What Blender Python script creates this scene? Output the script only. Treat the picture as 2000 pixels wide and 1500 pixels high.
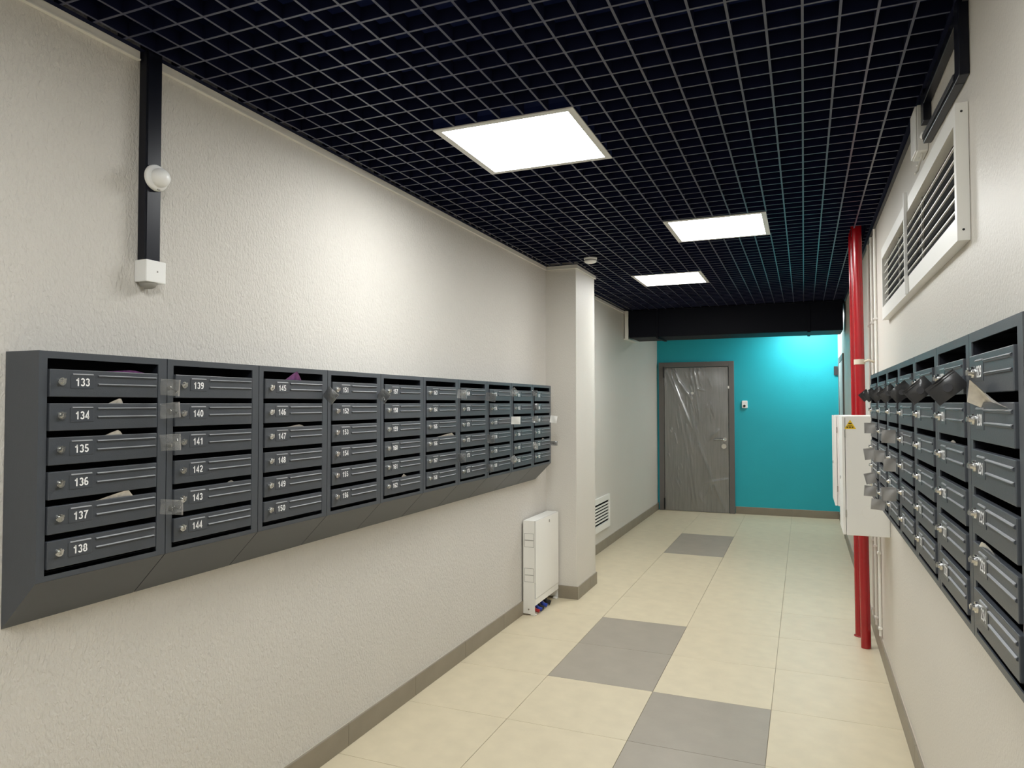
import bpy, bmesh, math, random
from mathutils import Vector, Matrix

for o in list(bpy.data.objects):
    bpy.data.objects.remove(o)
S = bpy.context.scene
C = S.collection
R = math.radians
random.seed(7)

# ------------------------------------------------------------------ camera
FPX, YAW, PITCH, ROLL, CAMH = 1382.8, 0.391, 0.0281, -0.0015, 1.5503
cd = bpy.data.cameras.new('camera')
cd.sensor_fit = 'HORIZONTAL'
cd.sensor_width = 36.0
cd.lens = 36.0 * FPX / 2000.0
cd.clip_start = 0.02
cam = bpy.data.objects.new('camera', cd)
C.objects.link(cam)
_f = Vector((-math.sin(YAW) * math.cos(PITCH), math.cos(YAW) * math.cos(PITCH), math.sin(PITCH)))
_r = Vector((math.cos(YAW), math.sin(YAW), 0))
_u = _r.cross(_f)
_r2 = _r * math.cos(ROLL) + _u * math.sin(ROLL)
_u2 = -_r * math.sin(ROLL) + _u * math.cos(ROLL)
cam.matrix_world = Matrix(((_r2.x, _u2.x, -_f.x, 0), (_r2.y, _u2.y, -_f.y, 0), (_r2.z, _u2.z, -_f.z, CAMH), (0, 0, 0, 1)))
S.camera = cam

# ------------------------------------------------------------------ world, exposure
W = bpy.data.worlds.new('world')
S.world = W
W.use_nodes = True
W.node_tree.nodes['Background'].inputs[0].default_value = (0.5, 0.5, 0.5, 1)
W.node_tree.nodes['Background'].inputs[1].default_value = 0.05
S.view_settings.view_transform = 'Standard'
S.view_settings.look = 'None'
S.view_settings.gamma = 1
S.view_settings.use_curve_mapping = False
S.view_settings.exposure = 0.0
LAMP = 30.0            # radiance of the ceiling panels

# ------------------------------------------------------------------ measures of the place
XL, XL2, XR = -1.941, -2.0, 0.43      # left wall, left wall beyond the column, right wall
YB, YF = -2.6, 10.48                    # wall behind the camera, far teal wall
H = 2.669                               # underside of the grid ceiling
COLX, COLY0, COLY1 = -1.682, 5.43, 5.97


# ------------------------------------------------------------------ materials
def srgb(r, g, b):
    def c(v):
        v /= 255.0
        return v / 12.92 if v <= 0.04045 else ((v + 0.055) / 1.055) ** 2.4
    return (c(r), c(g), c(b), 1)


def mat(name, col, rough=0.5, metal=0.0, spec=0.5, noise=None, bump=None, rand=0.0):
    """principled material; noise=(scale, amount, stretch), bump=(scale, dist, stretch)"""
    m = bpy.data.materials.new(name)
    m.use_nodes = True
    nt = m.node_tree
    b = nt.nodes['Principled BSDF']
    b.inputs['Base Color'].default_value = col
    b.inputs['Roughness'].default_value = rough
    b.inputs['Metallic'].default_value = metal
    b.inputs['Specular IOR Level'].default_value = spec
    tc = nt.nodes.new('ShaderNodeTexCoord')

    def nz(scale, stretch, detail=4, dist=0.0):
        mp = nt.nodes.new('ShaderNodeMapping')
        mp.inputs['Scale'].default_value = stretch
        nt.links.new(tc.outputs['Object'], mp.inputs['Vector'])
        n = nt.nodes.new('ShaderNodeTexNoise')
        n.inputs['Scale'].default_value = scale
        n.inputs['Detail'].default_value = detail
        n.inputs['Distortion'].default_value = dist
        nt.links.new(mp.outputs['Vector'], n.inputs['Vector'])
        return n
    if noise or rand:
        hsv = nt.nodes.new('ShaderNodeHueSaturation')
        hsv.inputs['Color'].default_value = col
        val = None
        if noise:
            n = nz(noise[0], noise[2] if len(noise) > 2 else (1, 1, 1), 5)
            mr = nt.nodes.new('ShaderNodeMapRange')
            mr.inputs['From Min'].default_value = 0.3
            mr.inputs['From Max'].default_value = 0.7
            mr.inputs['To Min'].default_value = 1 - noise[1]
            mr.inputs['To Max'].default_value = 1 + noise[1]
            nt.links.new(n.outputs['Fac'], mr.inputs['Value'])
            val = mr.outputs['Result']
        if rand:
            oi = nt.nodes.new('ShaderNodeObjectInfo')
            m2 = nt.nodes.new('ShaderNodeMapRange')
            m2.inputs['To Min'].default_value = 1 - rand
            m2.inputs['To Max'].default_value = 1 + rand
            nt.links.new(oi.outputs['Random'], m2.inputs['Value'])
            if val:
                mu = nt.nodes.new('ShaderNodeMath')
                mu.operation = 'MULTIPLY'
                nt.links.new(val, mu.inputs[0])
                nt.links.new(m2.outputs['Result'], mu.inputs[1])
                val = mu.outputs[0]
            else:
                val = m2.outputs['Result']
        nt.links.new(val, hsv.inputs['Value'])
        nt.links.new(hsv.outputs['Color'], b.inputs['Base Color'])
    if bump:
        n = nz(bump[0], bump[2] if len(bump) > 2 else (1, 1, 1), 3, bump[3] if len(bump) > 3 else 0.0)
        bp = nt.nodes.new('ShaderNodeBump')
        bp.inputs['Distance'].default_value = bump[1]
        bp.inputs['Strength'].default_value = 1.0
        nt.links.new(n.outputs['Fac'], bp.inputs['Height'])
        nt.links.new(bp.outputs['Normal'], b.inputs['Normal'])
    return m


def film(name, col, haze, gloss=0.08, rough=0.2, rim=0.3):
    """thin see-through plastic: clear, a gloss coat that grows at grazing angles, a little haze of its own colour"""
    m = bpy.data.materials.new(name)
    m.use_nodes = True
    nt = m.node_tree
    b = nt.nodes['Principled BSDF']
    b.inputs['Base Color'].default_value = col
    b.inputs['Roughness'].default_value = 0.5
    t = nt.nodes.new('ShaderNodeBsdfTransparent')
    g = nt.nodes.new('ShaderNodeBsdfGlossy')
    g.inputs['Roughness'].default_value = rough
    g.inputs['Color'].default_value = (0.9, 0.9, 0.9, 1)
    lw = nt.nodes.new('ShaderNodeLayerWeight')
    lw.inputs['Blend'].default_value = 0.3
    mr = nt.nodes.new('ShaderNodeMapRange')
    mr.inputs['To Min'].default_value = gloss
    mr.inputs['To Max'].default_value = min(1, gloss + rim)
    nt.links.new(lw.outputs['Facing'], mr.inputs['Value'])
    m1 = nt.nodes.new('ShaderNodeMixShader')
    m1.inputs['Fac'].default_value = haze
    nt.links.new(t.outputs[0], m1.inputs[1])
    nt.links.new(b.outputs[0], m1.inputs[2])
    m2 = nt.nodes.new('ShaderNodeMixShader')
    nt.links.new(mr.outputs['Result'], m2.inputs['Fac'])
    nt.links.new(m1.outputs[0], m2.inputs[1])
    nt.links.new(g.outputs[0], m2.inputs[2])
    nt.links.new(m2.outputs[0], nt.nodes['Material Output'].inputs['Surface'])
    return m


def emit(name, col, strength):
    m = bpy.data.materials.new(name)
    m.use_nodes = True
    nt = m.node_tree
    nt.nodes.remove(nt.nodes['Principled BSDF'])
    e = nt.nodes.new('ShaderNodeEmission')
    e.inputs['Color'].default_value = col
    e.inputs['Strength'].default_value = strength
    nt.links.new(e.outputs[0], nt.nodes['Material Output'].inputs['Surface'])
    return m


M = {
    'wall': mat('textured_wallpaper', srgb(210, 206, 199), 0.8, spec=0.25, noise=(1.3, 0.02), bump=(115, 0.0065, (1, 1, 0.5), 0.6)),
    'wall_smooth': mat('painted_plaster', srgb(212, 208, 200), 0.55, noise=(1.1, 0.02), bump=(150, 0.0016)),
    'wall_gloss': mat('satin_wallpaper', srgb(212, 207, 198), 0.42, noise=(1.1, 0.02), bump=(160, 0.0016, (1, 1, 0.6), 0.5)),
    'teal': mat('teal_paint', srgb(26, 174, 190), 0.5, noise=(2.0, 0.03), bump=(160, 0.0012)),
    'tile': mat('beige_porcelain', srgb(212, 200, 172), 0.42, noise=(9, 0.045), bump=(60, 0.0003), rand=0.018),
    'tile_grey': mat('grey_porcelain', srgb(161, 153, 139), 0.42, noise=(6.5, 0.05), bump=(60, 0.0003), rand=0.02),
    'grout': mat('floor_grout', srgb(168, 158, 138), 0.8),
    'skirting': mat('taupe_porcelain', srgb(139, 130, 114), 0.45, noise=(7, 0.06), rand=0.025),
    'mortar': mat('pale_mortar', srgb(198, 190, 176), 0.85),
    'void': mat('black_soffit_paint', srgb(24, 34, 74), 0.9, spec=0.1),
    'slat': mat('black_slat_paint', srgb(15, 20, 46), 0.75, spec=0.12),
    'slat_lit_edge': mat('satin_slat_underside_lit', srgb(64, 67, 88), 0.32, spec=0.5),  # lighter than the sides: floor light on the undersides painted into the colour
    'duct': mat('black_duct_paint', srgb(6, 9, 21), 0.55, spec=0.15),
    'trim_pale': mat('pale_angle_trim', srgb(232, 229, 222), 0.35),
    'trim_dark': mat('dark_angle_trim', srgb(58, 58, 62), 0.45),
    'mailbox': mat('charcoal_powder_coat', srgb(70, 74, 80), 0.38, spec=0.5, noise=(40, 0.03), bump=(420, 0.00025)),
    'mailbox_door': mat('charcoal_door_coat', srgb(67, 71, 77), 0.36, spec=0.55, noise=(40, 0.03), bump=(420, 0.00025)),
    'mailbox_inner_shade': mat('shaded_mailbox_inside', srgb(24, 26, 34), 0.7, spec=0.2),  # darker than the outer coat: shade inside the boxes is painted in
    'rib': mat('rib_edge_highlight', srgb(150, 152, 155), 0.25, spec=0.8),  # pale tone paints in the ceiling light caught by the ribs
    'plate': mat('number_plate_dark', srgb(66, 70, 76), 0.3, spec=0.55),
    'print': mat('white_number_print', srgb(246, 246, 246), 0.5),
    'chrome': mat('chrome', srgb(215, 215, 212), 0.22, metal=1.0),
    'white_metal': mat('white_powder_coat', srgb(238, 237, 232), 0.4, noise=(3, 0.01)),
    'white_plastic': mat('white_plastic', srgb(240, 240, 238), 0.35),
    'frame_white': mat('lamp_frame_grey', srgb(214, 214, 212), 0.4),
    'grey_line': mat('pressed_line_grey', srgb(150, 148, 142), 0.6),
    'dark_hole': mat('dark_recess', srgb(14, 15, 17), 0.8, spec=0.1),
    'trunk': mat('black_cable_trunking', srgb(10, 13, 26), 0.32, spec=0.35),
    'red': mat('red_pipe_enamel', srgb(158, 16, 26), 0.22, spec=0.6, noise=(9, 0.05), bump=(30, 0.0006)),
    'strap': mat('beige_strap', srgb(206, 196, 176), 0.5),
    'door_frame': mat('door_frame_taupe_grey', srgb(106, 102, 99), 0.5),
    'door_leaf': mat('grey_wood_grain', srgb(112, 110, 106), 0.45, noise=(9, 0.3, (5, 5, 0.3)), bump=(10, 0.001, (9, 9, 0.5))),
    'door_pale': mat('pale_door', srgb(196, 200, 198), 0.5),
    'black': mat('black_plastic', srgb(20, 20, 22), 0.45),
    'film': film('clear_plastic_film', srgb(225, 225, 222), 0.05, 0.15, 0.28, 0.35),
    'clear': film('clear_key_bag', srgb(214, 213, 208), 0.13, 0.07, 0.15, 0.3),
    'smoke': film('smoky_key_bag', srgb(96, 98, 99), 0.5, 0.06, 0.18, 0.25),
    'dark': film('dark_key_bag', srgb(36, 36, 38), 0.9, 0.03, 0.15, 0.15),
    'grey': film('grey_key_bag', srgb(160, 158, 155), 0.93, 0.02, 0.3, 0.1),
    'white': mat('white_paper_tag', srgb(242, 241, 236), 0.6),
    'paper': mat('printed_paper', srgb(214, 208, 198), 0.7, noise=(45, 0.22)),
    'purple': mat('purple_leaflet', srgb(128, 74, 130), 0.5, noise=(60, 0.35)),
    'yellow': mat('yellow_sticker', srgb(236, 196, 22), 0.5),
    'yellow_print': mat('dark_sticker_print', srgb(96, 78, 16), 0.5),
    'blue': mat('blue_pipe_sleeve', srgb(30, 62, 165), 0.45),
    'cable_white': mat('white_cable', srgb(226, 224, 216), 0.5),
    'lens': mat('black_lens', srgb(8, 9, 10), 0.12),
}
M['panel'] = emit('lit_diffuser', (0.985, 1.0, 0.985, 1), LAMP)


# ------------------------------------------------------------------ mesh helpers
class MB:
    """collects shapes; build() makes ONE mesh object"""

    def __init__(self):
        self.v, self.f, self.mi, self.cur = [], [], [], 0
        self.smooth = []

    def use(self, i):
        self.cur = i
        return self

    def poly(self, verts, faces, sm=False):
        b = len(self.v)
        self.v += [tuple(p) for p in verts]
        for f in faces:
            self.f.append([b + i for i in f])
            self.mi.append(self.cur)
            self.smooth.append(sm)
        return self

    def box(self, x0, x1, y0, y1, z0, z1, mtx=None):
        vs = [Vector((x, y, z)) for z in (z0, z1) for y in (y0, y1) for x in (x0, x1)]
        if mtx:
            vs = [mtx @ p for p in vs]
        return self.poly(vs, [(0, 2, 3, 1), (4, 5, 7, 6), (0, 1, 5, 4), (2, 6, 7, 3), (0, 4, 6, 2), (1, 3, 7, 5)])

    def cyl(self, a, b, r0, r1=None, n=20, cap=True):
        a, b = Vector(a), Vector(b)
        r1 = r0 if r1 is None else r1
        d = (b - a).normalized()
        s = d.orthogonal().normalized()
        t = d.cross(s)
        ring = [(s * math.cos(2 * math.pi * k / n) + t * math.sin(2 * math.pi * k / n)) for k in range(n)]
        vs = [a + q * r0 for q in ring] + [b + q * r1 for q in ring]
        self.poly(vs, [(k, (k + 1) % n, n + (k + 1) % n, n + k) for k in range(n)], True)
        if cap:
            self.poly([a + q * r0 for q in ring], [tuple(reversed(range(n)))])
            self.poly([b + q * r1 for q in ring], [tuple(range(n))])
        return self

    def lathe(self, o, d, prof, n=28):
        """prof: list of (radius, distance along d)"""
        o, d = Vector(o), Vector(d).normalized()
        s = d.orthogonal().normalized()
        t = d.cross(s)
        vs, fs = [], []
        for r, h in prof:
            for k in range(n):
                a = 2 * math.pi * k / n
                vs.append(o + d * h + (s * math.cos(a) + t * math.sin(a)) * max(r, 1e-5))
        for i in range(len(prof) - 1):
            for k in range(n):
                fs.append((i * n + k, i * n + (k + 1) % n, (i + 1) * n + (k + 1) % n, (i + 1) * n + k))
        return self.poly(vs, fs, True)

    def tube(self, pts, r, n=10):
        pts = [Vector(p) for p in pts]
        rings = []
        for i, p in enumerate(pts):
            d = (pts[min(i + 1, len(pts) - 1)] - pts[max(i - 1, 0)]).normalized()
            s = d.cross(Vector((0.31, 0.2, 0.93))).normalized()
            t = d.cross(s)
            rings += [p + (s * math.cos(2 * math.pi * k / n) + t * math.sin(2 * math.pi * k / n)) * r for k in range(n)]
        fs = [(i * n + k, i * n + (k + 1) % n, (i + 1) * n + (k + 1) % n, (i + 1) * n + k) for i in range(len(pts) - 1) for k in range(n)]
        fs += [tuple(reversed(range(n))), tuple(range((len(pts) - 1) * n, len(pts) * n))]
        return self.poly(rings, fs, True)

    def prism(self, prof, axis, a, b):
        """prof: (p,q) points in the plane across axis ('x': (y,z), 'y': (x,z), 'z': (x,y)), from a to b"""
        def pt(p, q, t):
            return (t, p, q) if axis == 'x' else (p, t, q) if axis == 'y' else (p, q, t)
        n = len(prof)
        vs = [pt(p, q, a) for p, q in prof] + [pt(p, q, b) for p, q in prof]
        fs = [(k, (k + 1) % n, n + (k + 1) % n, n + k) for k in range(n)] + [tuple(range(n)), tuple(range(n, 2 * n))]
        return self.poly(vs, fs)

    def mesh(self, name, mats, bevel=0.0, seg=2):
        me = bpy.data.meshes.new(name)
        me.from_pydata(self.v, [], self.f)
        for m in (mats if isinstance(mats, (list, tuple)) else [mats]):
            me.materials.append(M[m] if isinstance(m, str) else m)
        me.polygons.foreach_set('material_index', self.mi)
        me.polygons.foreach_set('use_smooth', self.smooth)
        bm = bmesh.new()
        bm.from_mesh(me)
        bmesh.ops.recalc_face_normals(bm, faces=bm.faces)
        if bevel:
            es = [e for e in bm.edges if len(e.link_faces) == 2 and e.calc_face_angle(0) > 0.6]
            bmesh.ops.bevel(bm, geom=es, offset=bevel, segments=seg, affect='EDGES', clamp_overlap=True, profile=0.5)
        bm.to_mesh(me)
        bm.free()
        me.update()
        return me

    def build(self, name, mats, parent=None, bevel=0.0, seg=2):
        return obj(name, self.mesh(name, mats, bevel, seg), parent)


def obj(name, me, parent=None, loc=None):
    o = bpy.data.objects.new(name, me)
    C.objects.link(o)
    if parent:
        o.parent = parent
    if loc:
        o.location = loc
    return o


def tag(o, label, cat, group=None):
    o['label'] = label
    o['category'] = cat
    if group:
        o['group'] = group
    return o


def thing(name, label, cat, loc=(0, 0, 0), rz=0.0, group=None):
    o = bpy.data.objects.new(name, None)
    o.empty_display_size = 0.1
    C.objects.link(o)
    o.location = loc
    o.rotation_euler = (0, 0, rz)
    return tag(o, label, cat, group)


def struct(o, label=None):
    o['kind'] = 'structure'
    if label:
        o['label'] = label
    return o


# ------------------------------------------------------------------ the shell
floor = struct(MB().box(XL2 - 0.2, XR + 0.2, YB - 0.2, YF + 0.2, -0.12, -0.004).build('floor', 'grout'))
struct(floor, 'beige and grey porcelain tile floor of the corridor')
struct(MB().box(XL - 0.15, XL, YB, COLY0 + 0.05, 0, H + 0.03).build('wall_left', 'wall'), 'pale textured left wall behind the long mailbox row')
struct(MB().box(XL2 - 0.12, XL2, COLY0 + 0.05, YF, 0, H + 0.03).build('wall_left_far', 'wall_smooth'), 'pale left wall between the column and the teal wall')
struct(MB().box(XL2, COLX, COLY0, COLY1, 0, H + 0.03).build('wall_column', 'wall_smooth', bevel=0.004), 'pale square column standing out from the left wall')
struct(MB().box(XR, XR + 0.15, YB, YF, 0, H + 0.03).build('wall_right', 'wall_gloss'), 'pale right wall with large vent and mailboxes')
struct(MB().box(XL2 - 0.12, XR + 0.15, YF, YF + 0.15, 0, H + 0.03).build('wall_far', 'teal'), 'teal painted end wall with the wrapped grey door')
struct(MB().box(XL2 - 0.12, XR + 0.15, YB - 0.15, YB, 0, H + 0.03).build('wall_back', 'wall_smooth'), 'plain pale wall behind the viewer')

# black tray above the open grid
t = MB()
zt = 3.02
t.box(XL2 - 0.12, XR + 0.15, YB - 0.15, YF + 0.15, zt, zt + 0.1)
t.box(XL2 - 0.12, XL - 0.001, YB - 0.15, YF + 0.15, H + 0.03, zt)
t.box(XR + 0.001, XR + 0.15, YB - 0.15, YF + 0.15, H + 0.03, zt)
t.box(XL - 0.001, XR + 0.001, YF + 0.001, YF + 0.15, H + 0.03, zt)
t.box(XL - 0.001, XR + 0.001, YB - 0.15, YB - 0.001, H + 0.03, zt)
ceiling = struct(t.build('ceiling', 'void'), 'black open-cell grid ceiling')

# floor tiles: 0.6 m, one object each
TX = [XL + 0.0005, -1.372, -0.772, -0.172, XR - 0.001]
TY0 = 3.856
grey = {(2, -1), (2, -2), (1, 0), (1, 1), (1, 6), (1, 7)}
g = 0.0011
tile_meshes = {}
for i in range(4):
    for j in range(-11, 12):
        y0, y1 = TY0 + 0.6 * j, TY0 + 0.6 * (j + 1)
        y0, y1 = max(y0, YB), min(y1, YF)
        if y1 - y0 < 0.02:
            continue
        x0, x1 = TX[i], TX[i + 1]
        if i == 0 and y0 > COLY0:
            x0 = XL2
        kind = 'tile_grey' if (i, j) in grey else 'tile'
        key = (round(x1 - x0, 4), round(y1 - y0, 4), kind)
        if key not in tile_meshes:
            tile_meshes[key] = MB().box(g, key[0] - g, g, key[1] - g, -0.0035, 0).mesh('tile', kind, 0.0007, 1)
        obj('tile', tile_meshes[key], floor, (x0, y0, 0))

# skirting tiles
SK = 0.1


def skirting(name, label, a, b, n, start):
    """tiles along a->b (floor points at the wall face), n = unit normal into the room"""
    a, b, n = Vector(a), Vector(b), Vector(n)
    L = (b - a).length
    d = (b - a).normalized()
    rot = Matrix((d, n, Vector((0, 0, 1)))).transposed().to_4x4()
    back = struct(MB().box(0, L, 0.0003, 0.004, 0.0003, SK + 0.001).build(name, 'mortar'), label)
    back.matrix_world = Matrix.Translation(a) @ rot
    cuts = [0.0] + [c for c in [start + 0.6 * k for k in range(40)] if 0.01 < c < L - 0.01] + [L]
    cache = {}
    for c0, c1 in zip(cuts, cuts[1:]):
        w = round(c1 - c0, 3)
        if w not in cache:
            cache[w] = MB().box(0.0008, w - 0.0008, 0.0041, 0.0135, 0.0005, SK).mesh('skirting_tile', 'skirting', 0.0008, 1)
        o = obj('skirting_tile', cache[w], back, (c0, 0, 0))


skirting('baseboard_left', 'taupe tile skirting under the left mailbox row', (XL, YB + 0.001, 0), (XL, COLY0, 0), (1, 0, 0), (2.725 - YB) % 0.6)
skirting('baseboard_column_front', 'taupe tile skirting on the near face of the column', (COLX + 0.0135, COLY0, 0), (XL + 0.014, COLY0, 0), (0, -1, 0), 9)
skirting('baseboard_column_side', 'taupe tile skirting on the corridor face of the column', (COLX, COLY0, 0), (COLX, COLY1, 0), (1, 0, 0), 0.33)
skirting('baseboard_left_far', 'taupe tile skirting below the small white vent', (XL2, COLY1 + 0.001, 0), (XL2, YF - 0.001, 0), (1, 0, 0), 0.35)
skirting('baseboard_far', 'taupe tile skirting under the teal wall', (-0.908, YF, 0), (XR - 0.014, YF, 0), (0, -1, 0), 0.75)
skirting('baseboard_right', 'taupe tile skirting along the right wall', (XR, YF - 0.014, 0), (XR, YB + 0.001, 0), (-1, 0, 0), 0.4)


# ceiling angle trims
def angle_trim(name, label, pts, inward, m, drop=0.026):
    """L section along a level polyline; inward = room-side normal of each leg"""
    t = MB()
    for (a, b), n in zip(zip(pts, pts[1:]), inward):
        x0, x1 = sorted((a[0], b[0]))
        y0, y1 = sorted((a[1], b[1]))
        def slab(th0, th1, z0, z1):
            if n[0]:
                xs = sorted((x0 + n[0] * th0, x0 + n[0] * th1))
                t.box(xs[0], xs[1], y0, y1, z0, z1)
            else:
                ys = sorted((y0 + n[1] * th0, y0 + n[1] * th1))
                t.box(x0, x1, ys[0], ys[1], z0, z1)
        slab(0.0003, 0.011, H - drop, H - 0.0012)
        slab(0.0003, 0.0155, H - drop - 0.005, H - drop)
    return struct(t.build(name, m, bevel=0.0006, seg=1), label)


angle_trim('trim_1', 'pale metal ceiling angle along the left wall up to the black trunking', [(XL, YB), (XL, 1.597)], [(1, 0)], 'trim_pale')
angle_trim('trim_2', 'pale metal ceiling angle along the left wall beyond the black trunking', [(XL, 1.666), (XL, COLY0)], [(1, 0)], 'trim_pale')
angle_trim('trim_3', 'pale metal ceiling angle around the column', [(XL + 0.016, COLY0), (COLX + 0.0155, COLY0)], [(0, -1)], 'trim_pale')
angle_trim('trim_4', 'pale metal ceiling angle on the corridor face of the column', [(COLX, COLY0 + 0.0003), (COLX, COLY1 + 0.01)], [(1, 0)], 'trim_pale')
angle_trim('trim_5', 'pale metal ceiling angle beyond the column', [(XL2, COLY1), (XL2, 8.40)], [(1, 0)], 'trim_pale')
angle_trim('trim_6', 'dark metal ceiling angle along the right wall', [(XR, YB), (XR, 8.40)], [(-1, 0)], 'trim_dark', 0.012)
# the pale angle goes down and under the duct end
t = MB()
t.box(XL2 + 0.012, XL2 + 0.056, 8.388, 8.402, 2.335, H - 0.002)
t.box(XL2 + 0.0003, XL2 + 0.056, 8.388, 8.95, 2.325, 2.335)
struct(t.build('trim_7', 'trim_pale', bevel=0.001, seg=1), 'pale metal angle framing the left end of the black duct')

# ------------------------------------------------------------------ ceiling panels and slats
PANELS = [  # x, y of near left corner, label, group
    (-1.391, 2.524, 'square lit ceiling panel nearest the viewer, above the mailboxes'),
    (-0.791, 4.352, 'square lit ceiling panel in the middle of the corridor, right of the other two'),
    (-1.391, 6.104, 'square lit ceiling panel furthest away, just before the black duct'),
    (-0.241, 9.62, 'square lit ceiling panel hidden behind the black duct near the teal wall'),
    (-0.791, 0.45, 'square lit ceiling panel overhead, out of view above the viewer'),
    (-1.391, -1.5, 'square lit ceiling panel out of view behind the viewer'),
]
PS = 0.6
fr = MB()
b = 0.029
for bx in ((0.001, b, 0.001, PS - 0.001), (PS - b, PS - 0.001, 0.001, PS - 0.001), (b, PS - b, 0.001, b), (b, PS - b, PS - b, PS - 0.001)):
    fr.box(*bx, -0.0030, 0.0015)
fr_me = fr.mesh('frame', 'frame_white')
df_me = MB().box(b, PS - b, b, PS - b, -0.0018, 0.0012).mesh('diffuser', 'panel')
bk_me = MB().box(0.012, PS - 0.012, 0.012, PS - 0.012, 0.002, 0.03).mesh('housing', 'void')
for x, y, lab in PANELS:
    r = thing('ceiling_light_panel', lab, 'ceiling light', (x, y, H), 0, 'square LED panels in the grid ceiling')
    obj('frame', fr_me, r)
    obj('diffuser', df_me, r)
    obj('housing', bk_me, r)

SW, SH = 0.0075, 0.045
slat_cache = {}


def slat(axis, p, a, b2):
    L = round(b2 - a, 3)
    if L < 0.03:
        return
    k = (axis, L)
    if k not in slat_cache:
        m = MB()
        h = SW / 2
        hh = SH if axis == 'y' else SH - 0.001
        e = 0.0012 if axis == 'y' else 0.0016
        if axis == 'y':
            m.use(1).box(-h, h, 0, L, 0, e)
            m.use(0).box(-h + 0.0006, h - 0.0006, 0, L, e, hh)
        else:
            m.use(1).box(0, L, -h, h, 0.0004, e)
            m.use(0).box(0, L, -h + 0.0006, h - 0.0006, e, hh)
        slat_cache[k] = m.mesh('slat', ['slat', 'slat_lit_edge'])
    obj('slat', slat_cache[k], ceiling, (p, a, H) if axis == 'y' else (a, p, H))


def cut(lo, hi, holes):
    segs = [(lo, hi)]
    for h0, h1 in holes:
        out = []
        for s0, s1 in segs:
            if h1 <= s0 or h0 >= s1:
                out.append((s0, s1))
            else:
                if h0 > s0:
                    out.append((s0, h0))
                if h1 < s1:
                    out.append((h1, s1))
        segs = out
    return segs


DUCT = (8.41, 8.96)
for x0, x1, y0, y1 in ((XL + 0.0005, XL + 0.030, YB + 0.002, COLY0 - 0.002), (XL + 0.030, COLX + 0.03, COLY0 - 0.03, COLY0 - 0.0005),
                       (COLX + 0.0005, COLX + 0.03, COLY0, COLY1 + 0.03), (XL2 + 0.0005, XL2 + 0.03, COLY1 + 0.001, DUCT[0] - 0.012),
                       (XR - 0.03, XR - 0.0005, YB + 0.002, DUCT[0] - 0.012)):
    MB().box(x0, x1, y0, y1, H - 0.0010, H - 0.0002).build('edge_angle', 'slat', ceiling)
GX0, GX1, GY0, GY1 = XL + 0.006, XR - 0.006, YB + 0.01, YF - 0.01
k = -30
while True:
    x = -1.391 + 0.1 * k
    k += 1
    if x < GX0 + 0.02:
        continue
    if x > GX1 - 0.01:
        break
    holes = [(y, y + PS) for px, y, _ in PANELS if px - 0.004 < x < px + PS + 0.004]
    holes.append((DUCT[0] - 0.012, DUCT[1] + 0.012))
    if x < COLX + 0.02:
        holes.append((COLY0 - 0.03, COLY1 + 0.03))
    if abs(x - 0.335) < 0.045:
        holes += [(4.99, 5.11), (5.23, 5.35)]
    if abs(x - 0.409) < 0.04:
        holes += [(2.225, 2.31), (2.84, 2.93)]
    for a, b2 in cut(GY0, GY1, holes):
        slat('y', x, a, b2)
k = -60
while True:
    y = 2.524 + 0.1 * k
    k += 1
    if y < GY0 + 0.02:
        continue
    if y > GY1 - 0.01:
        break
    if DUCT[0] - 0.02 < y < DUCT[1] + 0.02:
        continue
    holes = [(px, px + PS) for px, py, _ in PANELS if py - 0.006 < y < py + PS + 0.006]
    if COLY0 - 0.03 < y < COLY1 + 0.03:
        holes.append((XL - 0.1, COLX + 0.03))
    if 4.97 < y < 5.13 or 5.21 < y < 5.37:
        holes.append((0.29, 0.385))
    if 1.58 < y < 1.68:
        holes.append((XL - 0.1, XL + 0.05))
    for a, b2 in cut(GX0, GX1, holes):
        slat('x', y, a, b2)

# ------------------------------------------------------------------ black duct across the corridor
r = thing('air_duct', 'black rectangular air duct crossing below the ceiling before the teal wall', 'duct', (0, 8.41, 2.343))
MB().box(XL2 + 0.058, XR - 0.028, 0, 0.55, 0, 0.337).build('body', 'duct', r, 0.012, 3)
for fx in (-1.60, 0.06):
    f = MB()
    f.box(fx - 0.016, fx + 0.016, -0.011, -0.0005, -0.012, 0.335)
    f.box(fx - 0.016, fx + 0.016, -0.0005, 0.55, -0.012, -0.0005)
    f.build('flange', 'duct', r, 0.002, 1)
f = MB()
f.box(XL2 + 0.06, XR - 0.03, -0.006, -0.0005, 0.318, 0.328)
f.build('seam', 'duct', r)
MB().box(-1.60, -1.575, 0.0, 0.30, -0.024, -0.0125).build('hanger_bar', 'duct', r, 0.002, 1)

# ------------------------------------------------------------------ mailboxes
MW, MH, MD = 0.3965, 0.725, 0.130


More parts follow.
